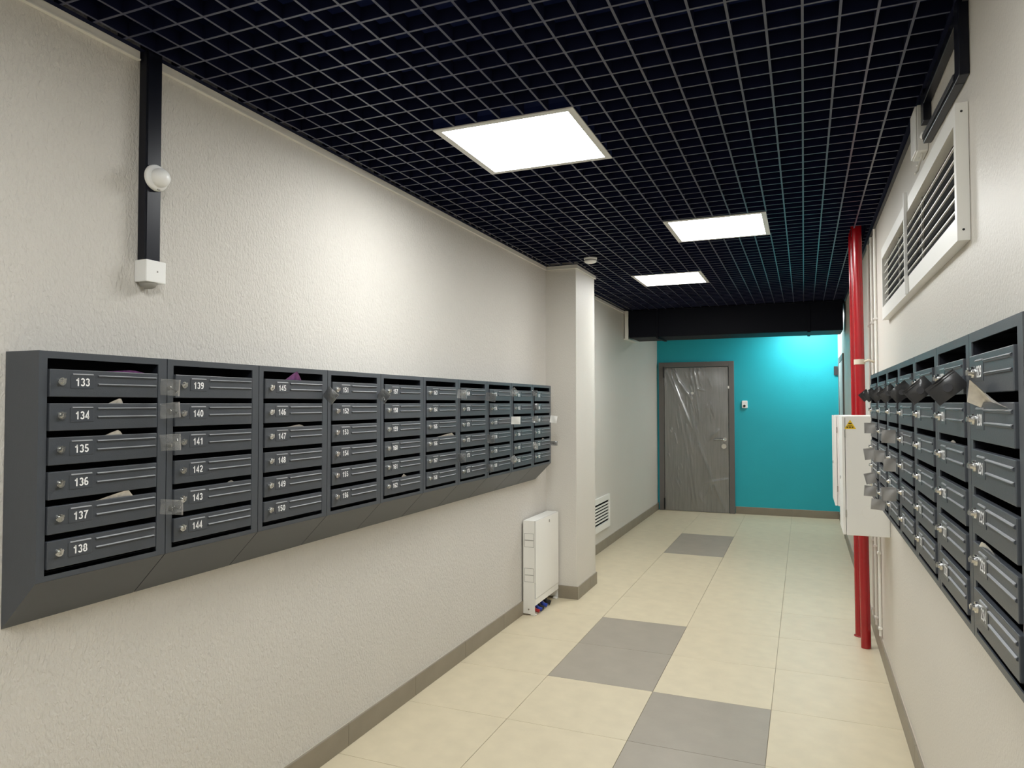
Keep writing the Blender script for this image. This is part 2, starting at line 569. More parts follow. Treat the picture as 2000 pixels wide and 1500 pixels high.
def mailbox_body():
    e = 0.0016
    x0, x1 = e, MW - e
    t = MB()
    prof = [(-0.0006, 0.0), (-MD, 0.129), (-MD, MH), (-0.0006, MH)]
    t.prism(prof, 'x', x0, x0 + 0.0025)
    t.prism(prof, 'x', x1 - 0.0025, x1)
    t.use(1).box(x0 + 0.0025, x1 - 0.0025, -0.0035, -0.0006, 0.004, MH - 0.0025)
    t.box(0.0237, 0.3643, -MD + 0.003, -0.0036, MH - 0.0035, MH - 0.0026)
    t.use(0)
    t.box(x0 + 0.0025, x1 - 0.0025, -MD + 0.0025, -0.0006, MH - 0.0025, MH)
    t.prism([(-0.0006, 0.0), (-MD, 0.129), (-MD + 0.002, 0.1315), (-0.0006, 0.0035)], 'x', x0 + 0.0025, x1 - 0.0025)
    t.use(1)
    for z in [0.150] + [0.678 - 0.0893 * k - 0.0722 + 0.004 for k in range(5)]:
        t.box(x0 + 0.0025, x1 - 0.0025, -MD + 0.016, -0.0036, z - 0.0008, z + 0.0008)
    # inner liners beside the doors
    t.box(0.0215, 0.0235, -MD + 0.003, -0.0036, 0.146, 0.708)
    t.box(0.3645, 0.3665, -MD + 0.003, -0.0036, 0.146, 0.708)
    return t.mesh('body', ['mailbox', 'mailbox_inner_shade'])


def mailbox_frame():
    e = 0.0016
    t = MB()
    y0, y1 = -MD - 0.0012, -MD + 0.0022
    t.box(e, 0.0236, y0, y1, 0.130, MH - 0.0004)
    t.box(0.3642, MW - e, y0, y1, 0.130, MH - 0.0004)
    t.box(0.0236, 0.3642, y0, y1, 0.706, MH - 0.0004)
    t.box(0.0236, 0.3642, y0, y1, 0.130, 0.1435)
    return t.mesh('frame', 'mailbox')


DX0, DX1, DZ = 0.027, 0.3575, 0.0722
Yd = -MD - 0.0065           # front face of the doors
door_me = MB().box(DX0, DX1, Yd, Yd + 0.013, 0, DZ).mesh('door', 'mailbox_door', 0.0016, 2)
t = MB()
t.cyl((0.058, Yd - 0.0002, 0.040), (0.058, Yd - 0.0045, 0.040), 0.0112, 0.0104, 20)
t.cyl((0.058, Yd - 0.0045, 0.040), (0.058, Yd - 0.0095, 0.040), 0.0066, 0.0060, 16)
t.box(-0.012, 0.012, -0.0025, 0.0, -0.0028, 0.0028, Matrix.Translation((0.0525, Yd - 0.0095, 0.042)) @ Matrix.Rotation(R(-22), 4, 'Y'))
t.box(-0.0025, 0.0025, -0.0080, -0.0022, -0.0045, 0.0045, Matrix.Translation((0.058, Yd - 0.006, 0.040)))
lock_me = t.mesh('lock', 'chrome')
t = MB()
t.box(0.083, 0.150, Yd - 0.0012, Yd - 0.0001, 0.022, 0.060)
plate_me = t.mesh('number_plate', 'plate', 0.0004, 1)
prib_me = MB().prism([(Yd - 0.0001, 0.0585), (Yd - 0.0030, 0.0595), (Yd - 0.0024, 0.0618), (Yd - 0.0001, 0.0628)], 'x', 0.088, 0.147).mesh('plate_rib', 'rib')
rib_me = MB().prism([(Yd - 0.0030, -0.0010), (Yd - 0.0046, -0.0008), (Yd - 0.0043, 0.0004), (Yd - 0.0001, 0.0020)], 'x', 0.162, 0.350).mesh('rib', ['rib'])
groove_me = MB().prism([(Yd - 0.0001, -0.0034), (Yd - 0.0030, -0.0020), (Yd - 0.0030, 0.0008), (Yd - 0.0001, 0.0010)], 'x', 0.1615, 0.3505).mesh('rib_base', 'mailbox_door')
body_me, frame_me = mailbox_body(), mailbox_frame()


def arc(cx, cy, rx, ry, a0, a1, n=9):
    return [(cx + rx * math.cos(R(a0 + (a1 - a0) * i / n)), cy + ry * math.sin(R(a0 + (a1 - a0) * i / n))) for i in range(n + 1)]


# strokes of each digit in a 0.56 x 1 cell (centre lines)
GLYPH = {
    '0': [arc(0.28, 0.5, 0.20, 0.415, 90, 450, 18)],
    '1': [[(0.33, 0.0), (0.33, 0.98)], [(0.33, 0.90), (0.24, 0.78), (0.08, 0.68)]],
    '2': [arc(0.28, 0.70, 0.20, 0.215, 165, -35) + [(0.10, 0.085), (0.10, 0.084)], [(0.05, 0.085), (0.53, 0.085)]],
    '3': [arc(0.27, 0.71, 0.185, 0.20, 160, -85), arc(0.27, 0.29, 0.205, 0.215, 88, -160)],
    '4': [[(0.40, 0.0), (0.40, 0.96), (0.07, 0.30)], [(0.02, 0.27), (0.54, 0.27)]],
    '5': [[(0.49, 0.915), (0.16, 0.915), (0.115, 0.50)], arc(0.27, 0.32, 0.205, 0.235, 135, -155)],
    '6': [arc(0.28, 0.30, 0.195, 0.22, 0, 360, 16), arc(0.33, 0.52, 0.245, 0.40, 62, 190)],
    '7': [[(0.04, 0.90), (0.50, 0.90), (0.34, 0.60), (0.24, 0.28), (0.21, 0.0)]],
    '8': [arc(0.28, 0.715, 0.17, 0.195, 0, 360, 16), arc(0.28, 0.285, 0.20, 0.205, 0, 360, 16)],
    '9': [arc(0.28, 0.70, 0.195, 0.22, 0, 360, 16), arc(0.23, 0.48, 0.245, 0.40, 10, -118)],
}


def number_meshes(numbers):
    """bold sans numerals as flat print, centred, in the xz plane facing -y"""
    out = {}
    hgt, sw = 0.0220, 0.165
    for n in numbers:
        m = MB()
        st = str(n)
        w = 0.64
        for ci, ch in enumerate(st):
            ox = (ci - len(st) / 2) * w + 0.04
            for line in GLYPH[ch]:
                P = [Vector((x + ox, y)) for x, y in line]
                P = [p for i, p in enumerate(P) if i == 0 or (p - P[i - 1]).length > 1e-3]
                L, Rr = [], []
                for i, p in enumerate(P):
                    d0 = (P[i] - P[i - 1]).normalized() if i else (P[1] - P[0]).normalized()
                    d1 = (P[i + 1] - P[i]).normalized() if i < len(P) - 1 else d0
                    dd = (d0 + d1)
                    dd = dd.normalized() if dd.length > 1e-6 else d0
                    nn = Vector((-dd.y, dd.x))
                    k = sw / 2 / max(0.45, abs(nn.dot(Vector((-d0.y, d0.x)))))
                    L.append(p + nn * k)
                    Rr.append(p - nn * k)
                vs = [(q.x * hgt, 0, (q.y - 0.5) * hgt) for q in L + Rr]
                c = len(P)
                m.poly(vs, [(i, i + 1, c + i + 1, c + i) for i in range(c - 1)])
        out[n] = m.mesh('number', 'print')
    return out


NUM = number_meshes(range(133, 235))


def mailbox(first, loc, rz, label, group):
    r = thing('mailbox_unit', label, 'mailbox', loc, rz, group)
    obj('body', body_me, r)
    obj('frame', frame_me, r)
    for k in range(6):
        d = obj('door', door_me, r, (0, random.uniform(-0.0006, 0.0006), 0.678 - 0.0893 * k - DZ))
        obj('lock', lock_me, d)
        obj('number_plate', plate_me, d)
        obj('plate_rib', prib_me, d)
        obj('number', NUM[first + k], d, (0.1165, Yd - 0.0015, 0.0400))
        for z in (0.0585, 0.0352):
            obj('rib_base', groove_me, d, (0, 0, z - 0.0014))
            obj('rib', rib_me, d, (0, -0.0002, z))
    return r


ordinal = ['nearest the viewer', 'second from the near end', 'third from the near end', 'fourth from the near end', 'fifth from the near end',
           'sixth from the near end', 'seventh from the near end', 'third from the column end', 'second from the column end', 'last before the column']
LY0 = 1.2105
for i in range(10):
    f = 133 + 6 * i
    mailbox(f, (XL + 0.0008, LY0 + MW * i, 0.965), R(90),
            'charcoal mailbox unit numbered %d to %d on left wall, %s' % (f, f + 5, ordinal[i]), 'mailbox units on the left wall')
RY0, RS = 1.295, (0.965, 0.905, 1.02)     # the right row hugs its wall a little closer
ord_r = ['nearest the viewer', 'second from the viewer', 'third from the viewer', 'fourth from the viewer', 'third from the far end', 'second from the far end', 'last at the far end']
for i in range(7):
    f = 229 - 6 * i
    o = mailbox(f, (XR - 0.0008, RY0 + MW * RS[0] * (i + 1), 0.9515), R(-90),
            'charcoal mailbox unit numbered %d to %d on right wall, %s' % (f, f + 5, ord_r[i]), 'mailbox units on the right wall')
    o.scale = RS


# ------------------------------------------------------------------ key bags pinned to the mailbox doors
def key_bag(x, y, z, w, h, tilt, kind, side, label, yaw=8):
    """a small flat bag standing out from the mailbox front; side=+1: from the left row, -1: from the right row"""
    r = thing('key_bag', label, 'key bag', (x, y, z), 0, 'key bags pinned to the %s mailboxes' % ('left' if side > 0 else 'right'))
    m = Matrix.Rotation(R(yaw * side), 4, 'Z') @ Matrix.Rotation(R(-tilt), 4, 'Y')
    if side < 0:
        m = m @ Matrix.Scale(-1, 4, (1, 0, 0))
    t = MB()
    nx, nz = 8, 6
    vs, fs = [], []
    rnd = random.Random(int(y * 1000 + z * 77))
    ph = rnd.uniform(0, 6)
    for s in (1, -1):
        base = len(vs)
        for i in range(nx + 1):
            for j in range(nz + 1):
                u, v = i / nx, j / nz
                bul = math.sin(math.pi * u) * math.sin(math.pi * v)
                yy = s * (0.0006 + 0.0032 * bul) + 0.0022 * math.sin(5 * u + 3 * v + ph)
                vs.append(m @ Vector((0.001 + u * w, yy, (v - 0.5) * h)))
        for i in range(nx):
            for j in range(nz):
                a = base + i * (nz + 1) + j
                fs.append((a, a + 1, a + nz + 2, a + nz + 1))
    t.poly(vs, fs, True)
    t.build('bag', kind, r)
    s = MB()
    for zz in (h * 0.5 - 0.001, h * 0.5 - 0.006):
        s.box(0.002, w, -0.0026, 0.0026, zz - 0.0007, zz + 0.0007, m)
    s.box(w - 0.002, w + 0.0006, -0.002, 0.002, -h / 2, h / 2, m)
    if kind != 'white':
        s.build('seal', 'clear' if kind in ('clear', 'smoke') else kind, r)
    if kind in ('clear', 'smoke'):
        kk = MB()
        q = m @ Matrix.Translation((w * 0.55, -0.004 if kind == 'dark' else 0, -h * 0.08)) @ Matrix.Rotation(R(rnd.uniform(-30, 30)), 4, 'Y')
        kk.box(-0.001, w * 0.36, -0.0008, 0.0008, -0.0022, 0.0022, q)
        kk.box(w * 0.2, w * 0.34, -0.0008, 0.0008, -0.0048, -0.002, q)
        c0, c1 = q @ Vector((-0.007, -0.0008, 0)), q @ Vector((-0.007, 0.0008, 0))
        kk.cyl(c0, c1, 0.0085, n=16)
        kk.build('key', 'chrome', r)
    elif kind == 'dark':
        kk = MB()
        kk.cyl(m @ Vector((w * 0.5, -0.0065, -h * 0.05)), m @ Vector((w * 0.5, -0.0045, -h * 0.05)), 0.009, n=16)
        kk.build('key', 'trim_dark', r)
    return r


KN = {'clear': 'clear plastic', 'smoke': 'smoky grey plastic', 'dark': 'dark plastic', 'grey': 'flat grey plastic', 'white': 'opaque white'}
LEFT = [
    (1.567, 1.604, 0.068, 0.049, -4, 'clear', 'beside the top left door, uppermost of four in its column'), (1.567, 1.529, 0.070, 0.046, 5, 'clear', 'second from the top of four in the nearest left column'),
    (1.568, 1.434, 0.072, 0.049, 3, 'clear', 'third from the top of four in the nearest left column'), (1.571, 1.242, 0.080, 0.045, 0, 'clear', 'lowest of four in the nearest left column'),
    (2.367, 1.605, 0.057, 0.050, -40, 'smoke', 'hanging aslant between third and fourth left units'), (2.763, 1.605, 0.052, 0.050, -40, 'smoke', 'hanging aslant between fourth and fifth left units'),
    (3.551, 1.608, 0.057, 0.049, -4, 'clear', 'beside the top door of the sixth left unit'), (3.936, 1.597, 0.065, 0.050, -10, 'smoke', 'beside the top door of the seventh left unit'),
    (4.335, 1.610, 0.052, 0.045, 40, 'clear', 'tilted beside the top door of the eighth left unit'), (4.734, 1.628, 0.040, 0.040, 0, 'smoke', 'beside the top door of the ninth left unit'),
    (4.744, 1.528, 0.044, 0.050, 0, 'smoke', 'beside the second door of the ninth left unit'), (4.343, 1.441, 0.063, 0.051, 0, 'white', 'beside the third door of the eighth left unit'),
    (4.733, 1.440, 0.044, 0.047, 0, 'clear', 'beside the third door of the ninth left unit'), (5.129, 1.436, 0.055, 0.055, -8, 'white', 'at the column end of the left row'),
    (3.951, 1.337, 0.051, 0.050, 0, 'smoke', 'beside the fourth door of the seventh left unit'), (3.552, 1.250, 0.050, 0.048, 0, 'smoke', 'beside the fifth door of the sixth left unit'),
    (3.943, 1.160, 0.048, 0.043, 0, 'smoke', 'beside the bottom door of the seventh left unit'), (4.342, 1.167, 0.044, 0.045, 40, 'clear', 'tilted beside the bottom door of the eighth left unit'),
    (4.742, 1.253, 0.040, 0.047, -5, 'clear', 'beside the fifth door of the ninth left unit'), (5.125, 1.249, 0.059, 0.035, 0, 'smoke', 'at the column end of the left row, lower one'),
]
for y, z, w, h, tl, kd, wh in LEFT:
    key_bag(XL + MD + 0.0105, y + (0.008 if y < 5 else 0), z, w, h, tl, kd, 1, '%s key bag %s' % (KN[kd], wh))
_seam = [RY0 + MW * RS[0] * k + 0.030 for k in range(1, 8)]
RIGHT = [
    (_seam[0], 1.606, 0.068, 0.044, 40, 'dark', 'on top door of the second right unit'), (_seam[1], 1.606, 0.066, 0.044, 40, 'dark', 'on top door of the third right unit'),
    (_seam[2], 1.606, 0.062, 0.044, 40, 'dark', 'on top door of the fourth right unit'), (_seam[3], 1.606, 0.060, 0.044, 40, 'dark', 'on top door of the fifth right unit'),
    (_seam[4], 1.606, 0.056, 0.044, 40, 'dark', 'on top door of the sixth right unit'), (_seam[5], 1.606, 0.052, 0.044, 40, 'dark', 'on top door of the seventh right unit'),
    (_seam[6] - 0.075, 1.606, 0.048, 0.044, 40, 'dark', 'at the far edge of the last right unit'),
    (_seam[5] + 0.010, 1.437, 0.046, 0.048, 0, 'grey', 'on third door of the last right unit'), (_seam[5] + 0.02, 1.322, 0.048, 0.052, 8, 'grey', 'on fourth door of the last right unit'),
    (_seam[5] + 0.026, 1.212, 0.046, 0.050, 14, 'grey', 'on fifth door of the last right unit'), (_seam[5] + 0.014, 1.147, 0.050, 0.048, -4, 'grey', 'on lowest door of the last right unit'),
    (_seam[4] + 0.02, 1.134, 0.051, 0.044, -5, 'grey', 'on lowest door of the sixth right unit'), (_seam[3] + 0.002, 1.431, 0.045, 0.047, -2, 'grey', 'on third door of the fifth right unit'),
    (_seam[4] + 0.012, 1.334, 0.040, 0.048, -2, 'grey', 'on fourth door of the sixth right unit'), (_seam[3] + 0.006, 1.330, 0.040, 0.047, 0, 'grey', 'on fourth door of the fifth right unit'),
    (_seam[3] + 0.004, 1.226, 0.048, 0.049, 0, 'grey', 'on fifth door of the fifth right unit'),
]
for y, z, w, h, tl, kd, wh in RIGHT:
    key_bag(XR - 0.1285, y, z, w, h, tl, kd, -1, '%s key bag %s' % (KN[kd], wh), 6)


# ------------------------------------------------------------------ mail standing out of the slots
def letter(side, y, z, w, h, m, label, lean=14, skew=0.05, tip=None):
    """a folded sheet poking out of a slot: foot inside the box, crumpled upper edge outside"""
    r = MB()
    s = side
    xf = (XL + MD + 0.0075) if s > 0 else (XR - MD * 0.905 - 0.0067)
    d = s
    n = 8
    tip = 0.7 if tip is None else tip
    for off, mm in ((0.0, 0), (0.0012, 0)):
        vs, fs = [], []
        for i in range(n + 1):
            u = i / n
            top = h * (min(u / tip, 1) if u < tip else max(0.0, 1 - (u - tip) / (1.001 - tip) * (1 - skew)))
            yy = y + (u - 0.5) * w
            for j in range(4):
                q = j / 3
                zz = z - 0.018 + q * (top + 0.018)
                xx = xf - d * (0.014 + 0.004) + d * (q * (0.010 + h * math.sin(R(lean)))) + d * (off + 0.0012 * math.sin(6 * u + 2 * q))
                vs.append((xx, yy, zz))
        for i in range(n):
            for j in range(3):
                a = i * 4 + j
                fs.append((a, a + 1, a + 5, a + 4))
        r.poly(vs, fs, True)
    return tag(r.build('letter', m), label, 'letter', 'mail poking out of the mailboxes')


def slot(k, base=0.965, sc=1.0):
    """height of the top edge of door k (0..5)"""
    return base + (0.678 - 0.0893 * k) * sc


letter(1, 1.43, slot(1), 0.045, 0.015, 'paper', 'small white letter corner above the second door of the nearest left unit', tip=0.85)
letter(1, 1.425, slot(2), 0.055, 0.014, 'paper', 'small white letter corner above the third door of the nearest left unit', tip=0.8)
letter(1, 1.43, slot(4), 0.115, 0.020, 'paper', 'long pale letter poking out above door 137', tip=0.92)
letter(1, 1.46, slot(0), 0.13, 0.007, 'purple', 'purple leaflet lying in the slot above door 133')
letter(1, 2.18, slot(0), 0.09, 0.034, 'purple', 'purple leaflet standing out above door 145', tip=0.75)
letter(1, 2.20, slot(2), 0.10, 0.008, 'paper', 'thin letter edge in the third slot of the third left unit', tip=0.8)
letter(1, 1.87, slot(4), 0.03, 0.006, 'paper', 'tiny letter corner above door 143')
letter(1, 3.00, slot(5), 0.05, 0.014, 'paper', 'small white letter tip above door 162', tip=0.5)
letter(1, 3.43, slot(3), 0.20, 0.017, 'paper', 'crumpled leaflet sticking out above door 166', tip=0.93)
letter(1, 4.99, slot(4), 0.06, 0.010, 'paper', 'small white letter tip in the last left unit', tip=0.5)
letter(-1, 1.46, slot(1, 0.9515, 1.02), 0.19, 0.044, 'paper', 'large folded leaflet sticking out above door 230', lean=40, skew=0.0, tip=0.93)
letter(-1, 1.51, slot(4, 0.9515, 1.02), 0.16, 0.014, 'white', 'curled white envelope sticking out above door 233', lean=30, skew=0.0, tip=0.85)
letter(-1, 1.86, slot(2, 0.9515, 1.02), 0.06, 0.006, 'paper', 'thin letter edge in a slot of the second right unit')

# ------------------------------------------------------------------ left wall: trunking, sensor, box
r = thing('cable_trunking', 'black cable trunking dropping down the left wall from the ceiling', 'trunking', (XL, 1.632, 2.0))
t = MB()
t.box(0.0008, 0.034, -0.0285, 0.0285, 0.005, H - 2.0 + 0.03)
t.build('channel', 'trunk', r, 0.003, 2)
MB().box(0.0342, 0.0375, -0.0255, 0.0255, 0.006, H - 2.0 + 0.028).build('cover', 'trunk', r, 0.0012, 2)
r = thing('motion_sensor', 'round white motion sensor mounted on the black trunking', 'sensor', (XL + 0.0378, 1.634, 2.270))
MB().lathe((0, 0, 0), (1, 0, 0), [(0, 0.0003), (0.040, 0.0003), (0.042, 0.004), (0.041, 0.012), (0.036, 0.017), (0, 0.017)]).build('base', 'white_plastic', r)
MB().lathe((0, 0.001, -0.001), (1, 0, 0), [(0.030, 0.0175), (0.0305, 0.024), (0.029, 0.032), (0.024, 0.041), (0.016, 0.047), (0.007, 0.050), (0, 0.0505)]).build('dome', 'white_plastic', r)
MB().box(0.012, 0.018, -0.004, 0.006, -0.0395, -0.036).build('clip', 'grey_line', r)
r = thing('junction_box', 'small white box at the lower end of the black trunking', 'box', (XL, 1.632, 1.935))
MB().box(0.0008, 0.052, -0.037, 0.037, 0, 0.0695).build('housing', 'white_plastic', r, 0.003, 2)
MB().cyl((0.0521, 0.004, 0.035), (0.0532, 0.004, 0.035), 0.0026, n=12).build('screw', 'grey_line', r)
MB().lathe((0.024, -0.006, -0.0004), (0, 0, -1), [(0.026, 0), (0.025, 0.006), (0.020, 0.013), (0.010, 0.018), (0, 0.019)]).build('sensor_lens', 'grey_line', r)

# smoke detector
r = thing('smoke_detector', 'round white smoke detector on the ceiling grid beside the column', 'smoke detector', (-1.50, 5.22, H))
MB().lathe((0, 0, 0), (0, 0, -1), [(0, 0.0005), (0.050, 0.0005), (0.051, 0.008), (0.049, 0.014), (0, 0.014)]).build('base', 'white_plastic', r)
MB().lathe((0, 0, 0), (0, 0, -1), [(0.043, 0.0145), (0.043, 0.022)]).build('slot_ring', 'grey_line', r)
MB().lathe((0, 0, 0), (0, 0, -1), [(0, 0.0222), (0.047, 0.0222), (0.047, 0.030), (0.040, 0.038), (0.024, 0.043), (0, 0.044)]).build('cap', 'white_plastic', r)

# ------------------------------------------------------------------ white manifold cabinet by the column
r = thing('manifold_cabinet', 'low white metal manifold cabinet standing against the column', 'cabinet', (XL, 4.885, 0))
DEP, LEN, HT = 0.106, 0.525, 0.69
t = MB()
t.box(0.0145, DEP, 0.0, 0.0015, 0.012, HT)
t.box(0.0145, DEP, LEN - 0.0015, LEN, 0.012, HT)
t.box(0.0145, DEP, 0.0015, LEN - 0.0015, HT - 0.0015, HT)
t.box(0.0145, 0.016, 0.0015, LEN - 0.0015, 0.06, HT - 0.0015)
t.box(0.0165, DEP - 0.001, 0.0015, LEN - 0.0015, 0.094, 0.0955)
t.build('body', 'white_metal', r)
d = MB().box(DEP + 0.0005, DEP + 0.006, 0.003, LEN - 0.003, 0.125, HT - 0.002).build('door', 'white_metal', r, 0.0015, 2)
MB().cyl((DEP + 0.0062, 0.30, 0.65), (DEP + 0.009, 0.30, 0.65), 0.011, n=18).build('lock', 'chrome', d)
MB().box(DEP - 0.002, DEP + 0.004, 0.002, LEN - 0.002, 0.075, 0.122).build('lower_rail', 'white_metal', r, 0.0012, 1)
for z0, z1 in ((0.548, 0.598), (0.497, 0.547), (0.294, 0.344), (0.243, 0.293)):
    t = MB()
    xa, xb, w = 0.024, 0.098, 0.0022
    t.box(xa, xb, -0.0008, -0.0001, z0, z0 + w)
    t.box(xa, xb, -0.0008, -0.0001, z1 - w, z1)
    t.box(xa, xa + w, -0.0008, -0.0001, z0 + w, z1 - w)
    t.box(xb - w, xb, -0.0008, -0.0001, z0 + w, z1 - w)
    t.build('knockout_outline', 'grey_line', r)
MB().cyl((0.058, -0.0002, 0.045), (0.058, -0.003, 0.045), 0.006, n=14).build('screw', 'chrome', r)
for yy in (0.004, LEN - 0.03):
    MB().box(0.07, DEP + 0.003, yy, yy + 0.026, 0.0005, 0.0115).build('foot', 'white_metal', r, 0.001, 1)
for i, (yy, mm, rr) in enumerate(((0.055, 'red', 0.013), (0.105, 'blue', 0.015), (0.15, 'black', 0.015), (0.22, 'blue', 0.015), (0.30, 'black', 0.017))):
    t = MB()
    t.tube([(0.055, yy, 0.20), (0.058, yy, 0.11), (0.066, yy, 0.06), (0.085, yy + 0.004, 0.030), (0.118, yy + 0.012, 0.0185)], rr, 12)
    tag_name = 'red' if mm == 'red' else 'blue' if mm == 'blue' else 'black'
    o = t.build('pipe_sleeve', mm, r)
    o['label'] = '%s pipe sleeve under the cabinet' % tag_name


# ------------------------------------------------------------------ vents
def louvre_vent(name, label, loc, rz, w, h, dep, mx, mb, mt, n, blade, tilt=35, bt=0.0012):
    """frame seen from the room: local x along wall, -y into the room, z up"""
    r = thing(name, label, 'vent', loc, rz)
    t = MB()
    t.box(0, mx, -dep, -0.0008, 0, h)
    t.box(w - mx, w, -dep, -0.0008, 0, h)
    t.box(mx, w - mx, -dep, -0.0008, 0, mb)
    t.box(mx, w - mx, -dep, -0.0008, h - mt, h)
    t.build('frame', 'white_metal', r)
    MB().box(mx, w - mx, -0.0035, -0.0008, mb, h - mt).build('backing', 'dark_hole', r)
    pitch = (h - mb - mt) / n
    for k in range(1, n):
        z = mb + pitch * k
        m = Matrix.Translation((0, -dep * 0.55, z)) @ Matrix.Rotation(R(tilt), 4, 'X')
        MB().box(mx, w - mx, -blade / 2, blade / 2, -bt, bt, m).build('slat', 'white_metal', r)
    return r


v = louvre_vent('wall_vent', 'large white louvred vent high on the right wall', (XR, 4.30, 2.0), R(-90), 2.03, 0.385, 0.032, 0.028, 0.066, 0.056, 7, 0.005, 0, 0.0024)
for zz in (0.03, 0.36):
    MB().cyl((2.0301, -0.017, zz), (2.0312, -0.017, zz), 0.0032, n=12).build('screw', 'black', v)
for lx in (0.55, 1.25):
    MB().box(lx, lx + 0.012, -0.011, -0.004, 0.066, 0.329).build('mullion', 'grey_line', v)
tag(MB().box(0.385, 0.3965, 3.262, 3.276, 1.995, 2.41).build('strip', 'white_plastic', None, 0.001, 1), 'thin white upright strip stuck across the large right wall vent', 'strip')
louvre_vent('wall_vent', 'small white louvred vent low on the left wall beyond the column', (XL2, 6.87, 0.218), R(90), 0.745, 0.35, 0.022, 0.024, 0.065, 0.058, 7, 0.008, 0, 0.008)

# ------------------------------------------------------------------ right wall: trunking loop, box with cables
r = thing('trunking_loop', 'black trunking forming a hanging frame below the ceiling on right wall', 'trunking', (XR, 2.24, 2.45))
T1 = 0.026
MB().box(-T1, -0.0008, 0, 0.062, 0.0, H - 2.45 + 0.03).build('upright', 'trunk', r, 0.002, 2)
MB().box(-T1, -0.0008, 0.615, 0.675, 0.105, H - 2.45 + 0.03).build('upright', 'trunk', r, 0.002, 2)
t = MB()
rot = Matrix.Translation((0, 0.0625, 0)) @ Matrix.Rotation(R(2.6), 4, 'X')
t.box(-T1, -0.0008, 0, 0.57, 0, 0.034, rot)
t.build('crossbar', 'trunk', r, 0.002, 2)
MB().box(-T1 - 0.004, -T1 - 0.0003, 0.004, 0.56, 0.012, 0.03, rot).build('cover', 'trim_dark', r, 0.001, 1)
MB().box(-T1, -0.0008, 0.0625, 0.6145, H - 2.45 - 0.055, H - 2.45 - 0.022).build('crossbar', 'trunk', r, 0.002, 2)
r = thing('junction_box', 'white junction box with cable tails beside the right wall trunking', 'box', (XR, 2.93, 2.47))
MB().box(-0.036, -0.0008, 0, 0.125, 0, 0.17).build('housing', 'white_plastic', r, 0.003, 2)
MB().box(-0.042, -0.0365, 0.002, 0.123, 0.003, 0.167).build('lid', 'white_plastic', r, 0.002, 2)
for i, (a, b2) in enumerate(((0.03, -0.045), (0.075, -0.06))):
    t = MB()
    t.tube([(-0.018, a, 0.0), (-0.020, a + 0.003, -0.02), (-0.026, a + 0.01, b2 + 0.012), (-0.034, a + 0.004, b2)], 0.0045, 8)
    t.build('cable_tail', 'cable_white', r)
MB().tube([(-0.02, -0.0005, 0.05), (-0.022, -0.02, 0.046), (-0.020, -0.045, 0.05)], 0.009, 10).build('gland', 'white_plastic', r)

# ------------------------------------------------------------------ red risers
r = thing('riser_pipe', 'red riser pipe nearest the viewer, with a pale strap, beside the right mailboxes', 'pipe', (0.338, 5.05, 0.0))
t = MB()
t.cyl((0.008, 0, 0.0008), (-0.012, 0, H + 0.12), 0.0295, n=32)
t.build('tube', 'red', r)
t = MB()
t.cyl((-0.0050, 0, 1.80), (-0.0052, 0, 1.832), 0.0315, n=28, cap=False)
t.cyl((-0.0050, 0, 1.80), (-0.0052, 0, 1.832), 0.0330, n=28)
t.tube([(0.02, -0.022, 1.816), (0.045, -0.026, 1.826), (0.07, -0.02, 1.815), (0.0905, -0.008, 1.818)], 0.008, 8)
t.build('strap', 'strap', r)
r = thing('riser_pipe', 'red riser pipe standing behind the strapped red pipe', 'pipe', (0.322, 5.29, 0.0))
MB().cyl((0.004, 0, 0.0008), (-0.004, 0, H + 0.12), 0.0275, n=32).build('tube', 'red', r)
MB().lathe((0.004, 0, 0.0008), (0, 0, 1), [(0.0278, 0.0), (0.036, 0.0), (0.036, 0.004), (0.0282, 0.006)]).build('floor_collar', 'red', r)
# pale conduits behind the pipes
for i, (yy, lab) in enumerate(((5.40, 'furthest thin pale conduit running up the right wall behind the red pipes'), (5.17, 'middle thin pale conduit running up the right wall behind the red pipes'),
                               (4.93, 'nearest thin pale conduit running up the right wall behind the red pipes'))):
    r = thing('wall_conduit', lab, 'conduit', (XR - 0.011, yy, SK + 0.02), 0, 'pale conduits on the right wall')
    MB().cyl((0, 0, 0), (0, 0, H - SK - 0.05), 0.0085, n=14).build('tube', 'trim_pale', r)
    for zz in (0.04, 0.5, 1.3, 1.95):
        t = MB()
        t.box(-0.0125, 0.010, -0.0125, 0.0125, zz, zz + 0.014)
        t.build('clip', 'trim_pale', r, 0.001, 1)


